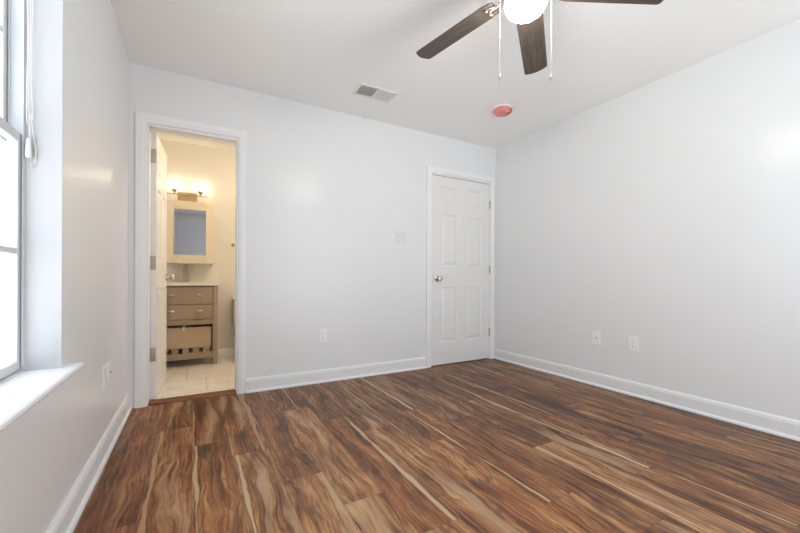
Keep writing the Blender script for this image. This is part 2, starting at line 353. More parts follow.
# plank floor: one mesh, one face per board, board data in attributes
def plank_floor():
    rnd = random.Random(11)
    joints = {1: -.565, 2: -.88, 3: -1.10, 4: -.285, 5: -.575, 6: -.87, 7: -1.147, 8: -.27, 9: -.97, 10: -.065, 11: -.597, 0: -.30, 12: -1.02,
              13: -.33, 14: -.80, 15: -.25, 16: -.62, 17: -1.05, 18: -.36}
    # (column, a y inside the board): dict of overrides
    ov = {(3, -.5): dict(su=.155, sw=.013, tone=.40, hue=.9), (1, -.8): dict(su=.022, sw=.011, tone=.50, hue=.85),
          (2, -.5): dict(su=.004, sw=.006, tone=.40, hue=.9), (2, -1.4): dict(su=.016, sw=.008, tone=.50, hue=.6),
          (3, -1.4): dict(su=.024, sw=.009, tone=.60, hue=.3, pale=.7), (6, -1.4): dict(su=.158, sw=.0125, tone=.43, hue=.5),
          (8, -.6): dict(su=.018, sw=.006, tone=.52, hue=.2), (9, -.5): dict(su=.09, sw=.010, tone=.42, hue=.1, pale=.4),
          (12, -.6): dict(su=.158, sw=.006, tone=.42, hue=.1), (12, -1.3): dict(su=.15, sw=.008, tone=.42, hue=.1),
          (9, -1.5): dict(su=.035, sw=.0055, tone=.50, hue=.5), (16, -.3): dict(su=.05, sw=.008, tone=.42, hue=0),
          (17, -.6): dict(su=.03, sw=.006, tone=.42, hue=0), (16, -1.2): dict(su=.155, sw=.005, tone=.45, hue=.1),
          (18, -2.1): dict(su=.006, sw=.006, tone=.42, hue=.2), (18, -1.3): dict(su=.006, sw=.004, tone=.40, hue=.2),
          (13, -2.4): dict(su=.006, sw=.004, tone=.45, hue=.4), (11, -2.3): dict(su=.03, sw=.008, tone=.60, hue=.4, pale=.5),
          (4, -2.0): dict(tone=.64, hue=.3, pale=.8), (5, -1.2): dict(tone=.60, hue=.4, pale=.6), (5, -2.2): dict(tone=.60, hue=.3, pale=.7),
          (0, -.7): dict(tone=.38, hue=.9), (1, -.3): dict(tone=.40, hue=1), (0, -1.8): dict(tone=.42, hue=.7), (7, -.8): dict(tone=.42, hue=.2),
          (7, -1.6): dict(tone=.55, hue=.4), (8, -1.8): dict(tone=.56, hue=.6), (10, -.8): dict(tone=.42, hue=.1), (10, -1.8): dict(tone=.42, hue=.3),
          (11, -1.0): dict(tone=.42, hue=.1), (4, -.9): dict(tone=.50, hue=.3), (6, -.4): dict(tone=.40, hue=.1), (9, -2.6): dict(tone=.58, hue=.6)}
    bm = B(); uvl = bm.loops.layers.uv.new('plank'); pa = bm.loops.layers.float_color.new('pa'); pb = bm.loops.layers.float_color.new('pb')
    for k in range(-1, 20):
        x0 = .0385 + PW*k; x1 = x0 + PW; j = joints.get(k, -.5); ys = []
        y = j + PL
        while y > YR-.1:
            top, bot = y, y-PL; y = bot
            if bot > 0: continue
            X0, X1, Y1, Y0 = max(x0, -.05), min(x1, RW+.05), min(top, .0), max(bot, YR-.1)
            if X1 <= X0: continue
            far = X0 > 1.9
            d = dict(tone=rnd.uniform(.38, .60) - (.05 if far else 0), hue=rnd.random()*(.45 if far else .8), su=rnd.uniform(.02, .16), sw=(rnd.uniform(.002, .005) if rnd.random() < .22 else 0), pale=(rnd.uniform(.3, .7) if rnd.random() < .4 else 0))
            for (kk, yy), q in ov.items():
                if kk == k and bot < yy < top:
                    if 'su' not in q: d['sw'] = 0
                    d.update(q)
            off = rnd.random()
            cs = [(X0, Y0), (X1, Y0), (X1, Y1), (X0, Y1)]
            f = bm.faces.new([bm.verts.new((a, b, 0)) for a, b in cs])
            for l, (a, b) in zip(f.loops, cs):
                l[uvl].uv = (a-x0, b-bot); l[pa] = (d['tone'], d['hue'], off, 1); l[pb] = (d['su'], d['sw'], d['pale'], 1)
    # board ends at the slab sides
    box(bm, -.05, YR-.1, -.06, RW+.05, 0, -.004)
    o = obj('floor', bm, m_floor); struct(o)
    return o
plank_floor()
struct(mkbox('floor_doorway', m_thr, (D1A-.02, 0, -.06), (D1B+.02, T-.01, -.0005)))
struct(mkbox('floor_closet', m_floor, (D2A-.2, .0, -.06), (RW+.1, T+.0, 0)))

# baseboards
BP = [(0, 0), (.028, 0), (.028, .006), (.025, .014), (.0165, .019), (.015, .020), (.015, .088), (.012, .095), (.012, .101), (.007, .108), (.004, .112), (0, .112)]
m_base = mat('baseboard paint', (.81, .815, .82), .4, bump=.03, bscale=80)
def base(name, segs, out, m=m_base, prof=BP):
    bm = B()
    for p0, p1 in segs: extrude_profile(bm, prof, p0, p1, out)
    struct(obj(name, bm, m))
base('baseboard_back', [((.768, 0, 0), (2.500, 0, 0))], (0, -1, 0))
base('baseboard_left', [((0, YR, 0), (0, -.0, 0))], (1, 0, 0))
base('baseboard_right', [((RW, YR, 0), (RW, 0, 0))], (-1, 0, 0))
base('baseboard_rear', [((.03, YR, 0), (RW-.03, YR, 0))], (0, 1, 0))
BB = [(0, 0), (.012, 0), (.012, .075), (.006, .085), (0, .085)]
base('baseboard_bathroom', [((.64, YB, 0), (BX, YB, 0))], (0, -1, 0), prof=BB)

# door casings (trim) and jambs
def casing(name, xa, xb, zt, o0, o1, ot, ct=.018):
    """outer xa..xb, opening o0..o1"""
    bm = B()
    def leg(x_out, x_in, z1):
        s = 1 if x_in > x_out else -1; w = abs(x_in-x_out)
        pr = [(0, 0), (0, ct-.001), (.02, ct), (.60, ct), (.68, ct-.0025), (.92, ct-.004), (1.0, ct-.007), (1.0, 0)]
        A = [bm.verts.new((x_out+s*a*w, -b, 0)) for a, b in pr]; C = [bm.verts.new((x_out+s*a*w, -b, zt-a*w)) for a, b in pr]
        n = len(pr)
        for i in range(n): bm.faces.new((A[i], A[(i+1) % n], C[(i+1) % n], C[i]))
        bm.faces.new(A); bm.faces.new(C)
        return C
    C1 = leg(xa, o0-.004, zt); C2 = leg(xb, o1+.004, zt)
    n = len(C1)
    for i in range(n): bm.faces.new((C1[i], C1[(i+1) % n], C2[(i+1) % n], C2[i]))
    # jamb lining
    return bm
def jamb(bm, o0, o1, ot, y0, y1, t=.0):
    box(bm, o0-.006, y0, 0, o0, y1, ot); box(bm, o1, y0, 0, o1+.006, y1, ot); box(bm, o0-.006, y0, ot, o1+.006, y1, ot+.006)
J = .0
bm = casing('trim_1', .0406, .7661, 2.0958, D1A, D1B, DH)
box(bm, D1A, 0.0, 0, D1A+.008, T+.012, DH); box(bm, D1B-.008, 0.0, 0, D1B, T+.012, DH); box(bm, D1A+.008, 0.0, DH-.008, D1B-.008, T+.012, DH)
box(bm, D1B-.012, .075, 0, D1B-.008, .095, DH-.008, 0); box(bm, D1A+.02, .075, DH-.012, D1B-.012, .095, DH-.008, 0)   # stops
# bathroom side casing
box(bm, D1B, T+.0, 0, D1B+.06, T+.026, DH+.06, .003); box(bm, D1A-.06, T, 0, D1A, T+.026, DH+.06, .003); box(bm, D1A, T, DH, D1B, T+.026, DH+.06, .003)
struct(obj('trim_1', bm, m_trim))
bm = casing('trim_2', 2.5033, 3.4389, 2.0958, D2A, D2B, DH)
box(bm, D2A, 0.0, 0, D2A+.004, T, DH); box(bm, D2B-.004, 0.0, 0, D2B, T, DH); box(bm, D2A+.004, 0.0, DH-.004, D2B-.004, T, DH)
struct(obj('trim_2', bm, m_trim))

# six panel door leaf in local coords: x 0..w, y -t..0 (front -t), z 0..h
def door_leaf(w, h, t=.035):
    bm = B()
    st = .112*w/.76; mid = .105*w/.76; pw = (w-2*st-mid)/2
    xs = [(st, st+pw), (st+pw+mid, w-st)]; zs = [(.235, .825), (1.045, 1.60), (1.70, 1.90)]
    def face(y, s):
        X = [0, xs[0][0], xs[0][1], xs[1][0], xs[1][1], w]; Z = [0, zs[0][0], zs[0][1], zs[1][0], zs[1][1], zs[2][0], zs[2][1], h]
        for i in range(5):
            for j in range(7):
                x0, x1, z0, z1 = X[i], X[i+1], Z[j], Z[j+1]
                def q(ins, dep): return [bm.verts.new((a, y-s*dep, b)) for a, b in ((x0+ins, z0+ins), (x1-ins, z0+ins), (x1-ins, z1-ins), (x0+ins, z1-ins))]
                if i in (1, 3) and j in (1, 3, 5):
                    loops = [q(0, 0), q(.012, -.008), q(.022, -.008), q(.042, -.001)]
                    for a, b in zip(loops, loops[1:]):
                        for k in range(4): bm.faces.new((a[k], a[(k+1) % 4], b[(k+1) % 4], b[k]))
                    bm.faces.new(loops[-1])
                else: bm.faces.new(q(0, 0))
    face(-t, 1); face(0, -1)
    for a in ((0, 0, w, 0), ):
        for (x0, z0, x1, z1) in ((0, 0, w, 0), (w, 0, w, h), (w, h, 0, h), (0, h, 0, 0)):
            bm.faces.new([bm.verts.new(p) for p in ((x0, -t, z0), (x1, -t, z1), (x1, 0, z1), (x0, 0, z0))])
    bmesh.ops.remove_doubles(bm, verts=bm.verts, dist=1e-5)
    return bm
def knob_bm(side, c):
    """round knob on the face pointing along side*y"""
    bm = B(); s = side
    prof = [(.001, 0), (.033, 0), (.033, .004), (.028, .009), (.014, .012), (.011, .022), (.011, .030), (.018, .036), (.027, .045), (.029, .055), (.025, .064), (.012, .069), (.001, .070)]
    lathe(bm, [(r, s*h) for r, h in prof], c, 'Y', 32); return bm

# closet door (closed, hinges on the right)
dw2 = D2B-D2A-.014
d2 = obj('door_2', door_leaf(dw2, 2.005), m_door, loc=(D2A+.007, .040, .010)); struct(d2)
k = obj('door_knob', knob_bm(-1, (.072, -.035, .917)), m_nickel, d2, smooth=True); k['label'] = 'brushed nickel round door knob'
for z in (.30, 1.02, 1.77):
    bm = B(); tube(bm, [(dw2+.002, -.041, z-.045), (dw2+.002, -.041, z+.045)], .0065, 12); box(bm, dw2-.006, -.0375, z-.044, dw2+.010, -.035, z+.044)
    obj('door_hinge', bm, m_hinge, d2, smooth=True)
# bathroom door (open into the bathroom, hinged left)
dw1 = .602
d1 = obj('door_1', door_leaf(dw1, 2.005), m_door, loc=(D1A+.009, .132, .010)); struct(d1)
d1.rotation_euler = (0, 0, math.radians(86.8))   # local +x -> bathroom, local -y face -> +x
for side, y in ((-1, -.035), (1, 0.0)):
    k = obj('door_knob', knob_bm(side, (dw1-.062, y, .917)), m_nickel, d1, smooth=True); k['label'] = 'brushed nickel round door knob'
for z in (.335, 1.025, 1.83):
    bm = B(); box(bm, -.0025, -.034, z-.052, 0, -.001, z+.052, .0006); tube(bm, [(-.006, .004, z-.052), (-.006, .004, z+.052)], .006, 12)
    for a, b in ((-.026, .032), (-.010, .0), (-.026, -.032)): lathe(bm, [(.001, -.0036), (.0035, -.0034), (.004, -.002)], (0, a+.001, z+b), 'X', 10)
    obj('door_hinge', bm, m_hinge, d1, smooth=True)

# threshold strip
bm = B(); extrude_profile(bm, [(0, 0), (0, .006), (.010, .012), (.105, .012), (.118, .004), (.118, 0)], (D1A+.008, -.003, 0), (D1B-.008, -.003, 0), (0, 1, 0)); struct(obj('trim_3', bm, m_thr))

# ------------------------------------------------------------------ window
def sash(nm, parent, x0, x1, y0, y1, z0, z1, st, bot, top, munt):
    bm = B()
    box(bm, x0, y0, z0, x1, y0+st, z1, .002); box(bm, x0, y1-st, z0, x1, y1, z1, .002)
    box(bm, x0, y0+st, z0, x1, y1-st, z0+bot, .002); box(bm, x0, y0+st, z1-top, x1, y1-st, z1, .002)
    o = obj(nm, bm, m_vinyl, parent)
    xm = (x0+x1)/2
    bm = B(); zc = (z0+z1)/2
    box(bm, xm-.010, y0+st, zc-.009, xm+.010, y1-st, zc+.009)
    for i in range(1, 3):
        yc = y0+(y1-y0)*i/3
        box(bm, xm-.010, yc-.009, z0+bot, xm+.010, yc+.009, zc-.009); box(bm, xm-.010, yc-.009, zc+.009, xm+.010, yc+.009, z1-top)
    obj('muntin', bm, m_vinyl, o)
    mkbox('glass_pane', m_glass, (xm-.002, y0+st, z0+bot), (xm+.002, y1-st, z1-top), o)
    return o
def window(n, y0, y1, z0, z1):
    """window in plane x; recess towards -x. returns root; built for the left wall"""
    w = B()
    # outer frame with tracks
    xo, xi = -.172, -.094
    for (a, b) in ((y0, y0+.008), (y1-.008, y1)):
        box(w, xo, a, z0, xi, b, z1, .001)
    box(w, xo, y0+.008, z0, xi, y1-.008, z0+.006, .0015); box(w, xo, y0+.02, z1-.03, xi, y1-.02, z1, .0015)
    for a in (y0+.008, y1-.013):                      # track ribs above the lower sash
        for xr in (-.170, -.134, -.100): box(w, xr, a, z0+.02, xr+.004, a+.005, z1-.03)
    root = obj('window_frame', w, m_vinyl)
    zm = 1.392
    sash('lower_sash', root, -.130, -.103, y0+.011, y1-.011, z0+.008, zm+.018, .022, .030, .034, True)
    sash('upper_sash', root, -.166, -.137, y0+.014, y1-.014, zm-.018, z1-.030, .022, .034, .034, True)
    bm = B(); yc = (y0+y1)/2
    box(bm, -.128, yc-.03, zm+.018, -.106, yc+.03, zm+.028, .002); box(bm, -.122, yc-.008, zm+.028, -.095, yc+.008, zm+.034, .002)
    obj('sash_lock', bm, m_vinyl, root)
    return root
w1 = window(1, WY0, WY1, WZ0, WZ1); w1.name = 'window_1'; struct(w1)
w2 = window(2, -RX1, -RX0, RZ0, RZ1); w2.name = 'fill_window'; struct(w2)  # unseen window, added to brighten the room from behind
w2.rotation_euler = (0, 0, PI/2); w2.location = (0, YR, 0)
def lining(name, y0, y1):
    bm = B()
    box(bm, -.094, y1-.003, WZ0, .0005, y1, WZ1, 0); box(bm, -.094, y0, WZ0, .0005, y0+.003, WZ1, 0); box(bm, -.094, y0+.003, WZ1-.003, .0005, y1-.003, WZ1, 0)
    return struct(obj(name, bm, m_wall_dark))
def stool(name, y0, y1):
    bm = B(); nose = [(.0005, -.028), (.0005, 0), (.036, 0), (.043, -.004), (.045, -.012), (.042, -.020), (.036, -.024)]
    extrude_profile(bm, [(-.173, -.028), (-.173, 0)] + nose[1:] + [(.0, -.028)], (0, y0+.001, WZ0), (0, y1-.001, WZ0), (1, 0, 0))
    extrude_profile(bm, nose, (0, y1-.001, WZ0), (0, y1+.085, WZ0), (1, 0, 0)); extrude_profile(bm, nose, (0, y0-.085, WZ0), (0, y0+.001, WZ0), (1, 0, 0))
    struct(obj(name, bm, m_stool))
def apron(name, y0, y1):
    bm = B(); extrude_profile(bm, [(.0005, -.062), (.0005, -.028), (.014, -.028), (.014, -.034), (.009, -.040), (.009, -.058), (.005, -.062)], (0, y0-.03, WZ0), (0, y1+.035, WZ0), (1, 0, 0)); struct(obj(name, bm, m_wall))
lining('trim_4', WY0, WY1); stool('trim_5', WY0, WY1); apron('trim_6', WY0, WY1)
bm = B(); extrude_profile(bm, [(-.173, -.028), (-.173, 0), (.040, 0), (.045, -.012), (.036, -.024), (.0, -.028)], (RX0+.001, YR, RZ0), (RX1-.001, YR, RZ0), (0, 1, 0)); struct(obj('fill_window_stool', bm, m_wall_dark))  # stool of the added rear window

# raised blind with its cords
blind = thing('window_blind', (-.068, (WY0+WY1)/2, 2.06), 'raised white window blind with thin lift cords hanging at right side of left window', 'blind')
bm = B(); L = (WY1-WY0)/2-.008
box(bm, -.02, -L, .015, .02, L, .055, .002); obj('headrail', bm, m_plate, blind)
bm = B()
for i in range(12): box(bm, -.022, -L, .009-i*.005, .022, L, .0115-i*.005)
obj('slat_stack', bm, m_plate, blind)
bm = B(); box(bm, -.02, -L, -.062, .02, L, -.050, .002); obj('bottom_rail', bm, m_plate, blind)
yj = WY1-(WY0+WY1)/2
for dx, dy, z1 in ((-.016, -.026, -.62), (-.012, -.020, -.66), (-.008, -.016, -.60)):
    pts = []
    for i in range(25):
        t = i/24; pts.append((dx + .002*math.sin(t*9+dx*200), yj + dy + .004*t, .015+(z1-.015)*t))
    bm = B(); tube(bm, pts, .0013, 6); obj('lift_cord', bm, m_cord, blind, smooth=True)
bm = B(); pts = [(-.010, yj-.014, -.58), (-.006, yj-.010, -.64), (.002, yj-.008, -.70), (.000, yj-.008, -.745), (-.008, yj-.010, -.76), (-.012, yj-.014, -.75)]
tube(bm, pts, .0013, 6); obj('lift_cord', bm, m_cord, blind, smooth=True)
bm = B(); lathe(bm, [(.003, 0), (.006, -.004), (.0075, -.030), (.008, -.060), (.006, -.066), (.002, -.067)], (-.014, yj-.018, -.665), 'Z', 12); obj('cord_tassel', bm, m_cord, blind, smooth=True)

# ------------------------------------------------------------------ electrical plates (local: face along -y, centred)
def plate(name, loc, rz, kind, label, cat, m=m_plate, w=.072, h=.117):
    t = thing(name, loc, label, cat); t.rotation_euler = (0, 0, rz)
    mkbox('cover_plate', m, (-w/2, -.006, -h/2), (w/2, 0, h/2), t, .0025)
    if kind == 'duplex':
        for s in (-1, 1):
            bm = B(); lathe(bm, [(.001, -.0085), (.0165, -.0085), (.0175, -.0075), (.0175, -.004)], (0, 0, s*.0195), 'Y', 24)
            r = obj('receptacle', bm, m, t, smooth=True)
            bm = B()
            box(bm, -.0075, -.0092, s*.0195+.001, -.0052, -.0084, s*.0195+.010); box(bm, .0052, -.0092, s*.0195+.002, .0075, -.0084, s*.0195+.009)
            lathe(bm, [(.001, -.0092), (.0028, -.0092), (.0028, -.0084)], (0, 0, s*.0195-.006), 'Y', 10)
            q = obj('socket_slot', bm, m_slot, r); q['label'] = 'dark socket slots'
        bm = B(); lathe(bm, [(.001, -.0075), (.003, -.0072), (.003, -.005)], (0, 0, 0), 'Y', 10); obj('screw', bm, m_vent, t)
    elif kind == 'coax':
        bm = B(); lathe(bm, [(.001, -.007), (.007, -.007), (.007, -.005)], (0, 0, 0), 'Y', 6); lathe(bm, [(.001, -.016), (.0045, -.016), (.0045, -.007)], (0, 0, 0), 'Y', 16)
        q = obj('coax_jack', bm, m_nickel, t); q['label'] = 'small metal jack'
        for s in (-1, 1):
            bm = B(); lathe(bm, [(.001, -.0075), (.003, -.0072), (.003, -.005)], (0, 0, s*.042), 'Y', 10); obj('screw', bm, m_vent, t)
    elif kind == 'switch':
        for x in (-.023, .023):
            mkbox('toggle_slot', m, (x-.006, -.0075, -.013), (x+.006, -.005, .013), t)
            bm = B(); vs = box(bm, x-.004, -.018, .0, x+.004, -.006, .009, .001); obj('toggle', bm, m, t)
            for s in (-1, 1):
                bm = B(); lathe(bm, [(.001, -.0075), (.003, -.0072), (.003, -.005)], (x, 0, s*.030), 'Y', 10); obj('screw', bm, m, t)
    return t
plate('wall_outlet', (1.407, 0, .415), 0, 'duplex', 'white duplex outlet low on the far wall between the two doors', 'outlet')
plate('light_switch', (2.203, 0, 1.342), 0, 'switch', 'ivory double toggle light switch on wall left of closed white door', 'light switch', m_ivory, .116, .115)
plate('cable_jack', (RW, -1.237, .416), -PI/2, 'coax', 'white cable jack plate on right wall, the one nearer the corner', 'wall plate')
plate('wall_outlet', (RW, -1.546, .412), -PI/2, 'duplex', 'white duplex outlet on right wall, farther from the corner', 'outlet')
plate('wall_outlet', (0, -.785, .41), PI/2, 'duplex', 'white outlet low on left wall, the plate nearer the window', 'outlet')
plate('cable_jack', (0, -.668, .41), PI/2, 'coax', 'white jack plate low on left wall, the plate nearer the bathroom doorway', 'wall plate')

# ------------------------------------------------------------------ ceiling vent
v = thing('ceiling_vent', (1.69, -.47, H), 'white two-way air register on the ceiling in front of far wall', 'air vent')
hx, hy = .165, .092
bm = B(); box(bm, -hx, -hy, -.008, hx, -hy+.022, 0, .003); box(bm, -hx, hy-.022, -.008, hx, hy, 0, .003)
box(bm, -hx, -hy+.022, -.008, -hx+.022, hy-.022, 0, .003); box(bm, hx-.022, -hy+.022, -.008, hx, hy-.022, 0, .003); box(bm, -.006, -hy+.022, -.008, .006, hy-.022, 0)
obj('vent_frame', bm, m_vent, v)
bm = B(); box(bm, -hx+.022, -hy+.022, -.0015, hx-.022, hy-.022, -.0003); q = obj('duct_opening', bm, m_duct, v); q['label'] = 'dark duct behind the louvers'
for sgn in (-1, 1):
    bm = B(); n = 10
    for i in range(n):
        xc = sgn*(.012 + i*.0135); dx = sgn*.0055
        p = [(xc-dx, -.0015), (xc-dx+.001, -.0015), (xc+dx+.001, -.0095), (xc+dx, -.0095)]
        A = [bm.verts.new((a, -hy+.022, b)) for a, b in p]; C = [bm.verts.new((a, hy-.022, b)) for a, b in p]
        for j in range(4): bm.faces.new((A[j], A[(j+1) % 4], C[(j+1) % 4], C[j]))
        bm.faces.new(A); bm.faces.new(C)
    obj('louver_bank', bm, m_vent, v)

# ------------------------------------------------------------------ smoke detector
s = thing('smoke_detector', (2.785, -.785, H), 'round smoke detector with pink and red cover on the ceiling', 'smoke detector')
bm = B(); lathe(bm, [(.001, 0), (.080, 0), (.080, -.008), (.070, -.014), (.001, -.014)], seg=40); q = obj('mounting_base', bm, m_plate, s, smooth=True); q['label'] = 'white base ring'
bm = B(); lathe(bm, [(.001, -.010), (.076, -.010), (.082, -.022), (.078, -.036), (.060, -.050), (.056, -.047), (.034, -.053), (.001, -.054)], seg=40)
for vv in bm.verts:
    a = math.atan2(vv.co.y, vv.co.x); vv.co.x *= 1+.05*math.sin(3*a+1); vv.co.y *= 1+.04*math.sin(2*a)
q = obj('cover', bm, m_pink, s, smooth=True); q['label'] = 'pink plastic cover'
bm = B()
A0, A1 = -1.15, .45; N = 12; rows = [(.040, -.0525), (.056, -.0500), (.068, -.0455), (.078, -.037), (.0845, -.023), (.080, -.012)]
G = [[bm.verts.new((r*1.03*math.cos(A0+(A1-A0)*i/N), r*1.03*math.sin(A0+(A1-A0)*i/N), z-.0005)) for i in range(N+1)] for r, z in rows]
for a, b in zip(G, G[1:]):
    for i in range(N): bm.faces.new((a[i], a[i+1], b[i+1], b[i]))
q = obj('red_tab', bm, m_red, s, smooth=True); q['label'] = 'darker red edge of the cover'
q.modifiers.new('t', 'SOLIDIFY').thickness = .002
bm = B(); box(bm, -.016, -.070, -.0535, .018, -.050, -.044, .001); q = obj('sticker', bm, m_yel, s); q['label'] = 'yellow green sticker'

# ------------------------------------------------------------------ ceiling fan
FC = (1.733, -1.99)
fan = thing('ceiling_fan', (FC[0], FC[1], H), 'five-blade ceiling fan with dark weathered wood blades and lit round globe', 'ceiling fan')
bm = B(); lathe(bm, [(.001, 0), (.075, 0), (.078, -.02), (.070, -.05), (.050, -.065), (.045, -.075), (.001, -.075)], seg=40); obj('canopy', bm, m_nickel, fan, smooth=True)
bm = B(); lathe(bm, [(.001, -.07), (.060, -.070), (.115, -.085), (.125, -.105), (.125, -.150), (.112, -.165), (.085, -.180), (.001, -.195)], seg=48); obj('motor_housing', bm, m_nickel, fan, smooth=True)
bm = B(); lathe(bm, [(.001, -.19), (.082, -.19), (.085, -.20), (.085, -.208), (.108, -.212), (.110, -.222), (.100, -.226), (.001, -.226)], seg=48); obj('light_fitter', bm, m_nickel, fan, smooth=True)
bm = B(); pr = [(.001, -.225), (.090, -.225), (.0935, -.232)]
for i in range(1, 13):
    a = PI/2*i/12; pr.append((.0945*math.cos(a)+.0005, -.240-.074*math.sin(a)))
lathe(bm, pr, seg=48); g = obj('light_globe', bm, m_globe, fan, smooth=True); g['label'] = 'glowing white glass globe'
def blade_outline():
    pts = []; w0, w1 = .060, .066; x0, x1 = .150, .625
    up = [(x0, w0*.75), (x0+.012, w0*.95), (x0+.05, w0+.004)]
    for i in range(1, 8): t = i/8; up.append((x0+.05+(x1-.03-x0-.05)*t, w0+.004+(w1-w0-.004)*t))
    for i in range(0, 7):
        a = PI/2*i/6; up.append((x1-.028-.006*0+.020*math.sin(a), w1-.020+.020*math.cos(a)))
    tip = [(x1-.002, .030), (x1+.002, 0)]
    up += tip
    return up + [(x, -y) for x, y in reversed(up[:-1])]
th0 = math.radians(36.2)
for kk in range(5):
    a = th0 + kk*2*PI/5
    R4 = Matrix.Rotation(a, 4, 'Z') @ Matrix.Translation((0, 0, -.240+.62*math.sin(math.radians(6.5)))) @ Matrix.Rotation(math.radians(6.5), 4, 'Y') @ Matrix.Rotation(math.radians(-11), 4, 'X')
    bm = B(); o = blade_outline()
    top = [bm.verts.new((x, y, .003)) for x, y in o]; bot = [bm.verts.new((x, y, -.003)) for x, y in o]
    bm.faces.new(top); bm.faces.new(bot[::-1])
    for i in range(len(o)): bm.faces.new((top[i], bot[i], bot[(i+1) % len(o)], top[(i+1) % len(o)]))
    b = obj('fan_blade', bm, m_blade, fan); b.matrix_local = R4
    # blade iron with scrolls, seen from below
    bm = B()
    tube(bm, [(.090, 0, .015), (.110, 0, .006), (.135, 0, -.005), (.185, 0, -.008), (.215, 0, -.007)], [.012, .011, .009, .008, .006], 8)
    for sg in (-1, 1):
        sc = [(.165 + .032*t*math.cos(3.8*t) , sg*(.008+.034*t*math.sin(1.0+1.7*t)), -.008) for t in [i/12 for i in range(13)]]
        tube(bm, sc, .0045, 6)
        tube(bm, [(.170, sg*.006, -.007), (.195, sg*.022, -.007), (.222, sg*.034, -.006), (.236, sg*.024, -.006), (.228, sg*.014, -.006)], .0045, 6)
        lathe(bm, [(.001, -.0085), (.005, -.008), (.006, -.003)], (.222, sg*.030, 0), 'Z', 10)
    lathe(bm, [(.001, -.0085), (.005, -.008), (.006, -.003)], (.212, 0, 0), 'Z', 10)
    for vv in bm.verts: vv.co.x = .09 + (vv.co.x-.09)*.74
    ir = obj('blade_iron', bm, m_nickel, b, smooth=True)
rv = Vector((.872, -.489, 0))
for sgn, zb in ((-1, -.585), (1, -.585)):
    p = rv*(.118*sgn) + Vector((0, 0, 0))
    bm = B(); zt = -.228; n = 90
    tube(bm, [(p.x, p.y, zt), (p.x, p.y, zb)], .0007, 6)
    for i in range(n):
        z = zt + (zb-zt)*i/n; bmesh.ops.create_icosphere(bm, subdivisions=1, radius=.0011, matrix=Matrix.Translation((p.x, p.y, z)))
    c = obj('pull_chain', bm, m_chainm, fan)
    bm = B(); lathe(bm, [(.0015, 0), (.0035, -.003), (.0025, -.006), (.0045, -.010), (.0050, -.022), (.0038, -.026), (.0045, -.030), (.002, -.034)], (p.x, p.y, zb+.012), 'Z', 12)
    q = obj('chain_pull', bm, m_nickel, c, smooth=True)
    bm = B(); lathe(bm, [(.001, 0), (.003, -.002), (.003, -.006), (.001, -.008)], (p.x, p.y, -.40), 'Z', 10); obj('chain_connector', bm, m_nickel, c)

# ------------------------------------------------------------------ bathroom: vanity
VX0, VX1, BY0, BY1 = .03, .625, 1.20, YB-.004
van = thing('bathroom_vanity', ((VX0+VX1)/2, BY1, 0), 'taupe wooden bathroom vanity with two drawers and slatted open shelf', 'vanity')
def vb(name, m, a, b, par=van, bev=.002):
    ox, oy = van.location.x, van.location.y
    bm = B(); box(bm, a[0]-ox, a[1]-oy, a[2], b[0]-ox, b[1]-oy, b[2], bev); return obj(name, bm, m, par)
L0 = .045
for x0 in (VX0, VX1-L0):
    for y0 in (BY0, BY1-L0):
        vb('leg', m_van, (x0, y0, 0), (x0+L0, y0+L0, .836))
for x0 in (VX0+.004, VX1-.022):
    vb('side_panel', m_van, (x0, BY0+L0, .44), (x0+.018, BY1-L0, .836))
    vb('side_rail', m_van, (x0, BY0+L0, .075), (x0+.018, BY1-L0, .130))
vb('front_rail', m_van, (VX0+L0, BY0+.004, .432), (VX1-L0, BY0+.022, .484))
vb('back_rail', m_van, (VX0+L0, BY1-.02, .395), (VX1-L0, BY1-.002, .836))
vb('drawer_box', m_van, (VX0+L0+.01, BY0+.026, .45), (VX1-L0-.01, BY1-.03, .83))
vb('lower_rail', m_van, (VX0+L0, BY0+.002, .075), (VX1-L0, BY0+.024, .135))
vb('lower_rail', m_van, (VX0+L0, BY1-.024, .075), (VX1-L0, BY1-.002, .135))
n = 5
for i in range(n):
    xc = VX0+L0+.018+.0285 + 17e-3 + i*(VX1-VX0-2*L0-.036-.034-.057)/(n-1)
    vb('slat', m_van, (xc-.0285, BY0+.003, .136), (xc+.0285, BY1-.026, .186))
for z0, z1 in ((.648, .826), (.490, .642)):
    d = vb('drawer', m_van, (VX0+L0+.003, BY0-.004 if z0 > .6 else BY0+.001, z0), (VX1-L0-.003, BY0+.018, z1), bev=.003)
    for x in (.203, .453):
        bm = B(); ox, oy = van.location.x, van.location.y
        lathe(bm, [(.001, 0), (.008, 0), (.006, -.006), (.006, -.014), (.014, -.020), (.016, -.026), (.012, -.031), (.001, -.032)], (x-ox, BY0-.003-oy, (z0+z1)/2+.006), 'Y', 20)
        for vv in bm.verts: vv.co.x = (x-ox) + (vv.co.x-(x-ox))*(1.9 if vv.co.y < BY0-.018-oy else 1)
        q = obj('drawer_knob', bm, m_nickel, d, smooth=True); q['label'] = 'shiny metal knob'
sb = thing('storage_box', (.327, 1.36, .187), 'beige storage box with a small white tag on the vanity shelf', 'storage box')
bm = B(); bx, by, bz = .236, .125, .216
box(bm, -bx, -by, 0, bx, -by+.006, bz, .002); box(bm, -bx, by-.006, 0, bx, by, bz, .002); box(bm, -bx, -by+.006, 0, -bx+.006, by-.006, bz); box(bm, bx-.006, -by+.006, 0, bx, by-.006, bz); box(bm, -bx+.006, -by+.006, 0, bx-.006, by-.006, .006)
obj('box_body', bm, m_kraft, sb)
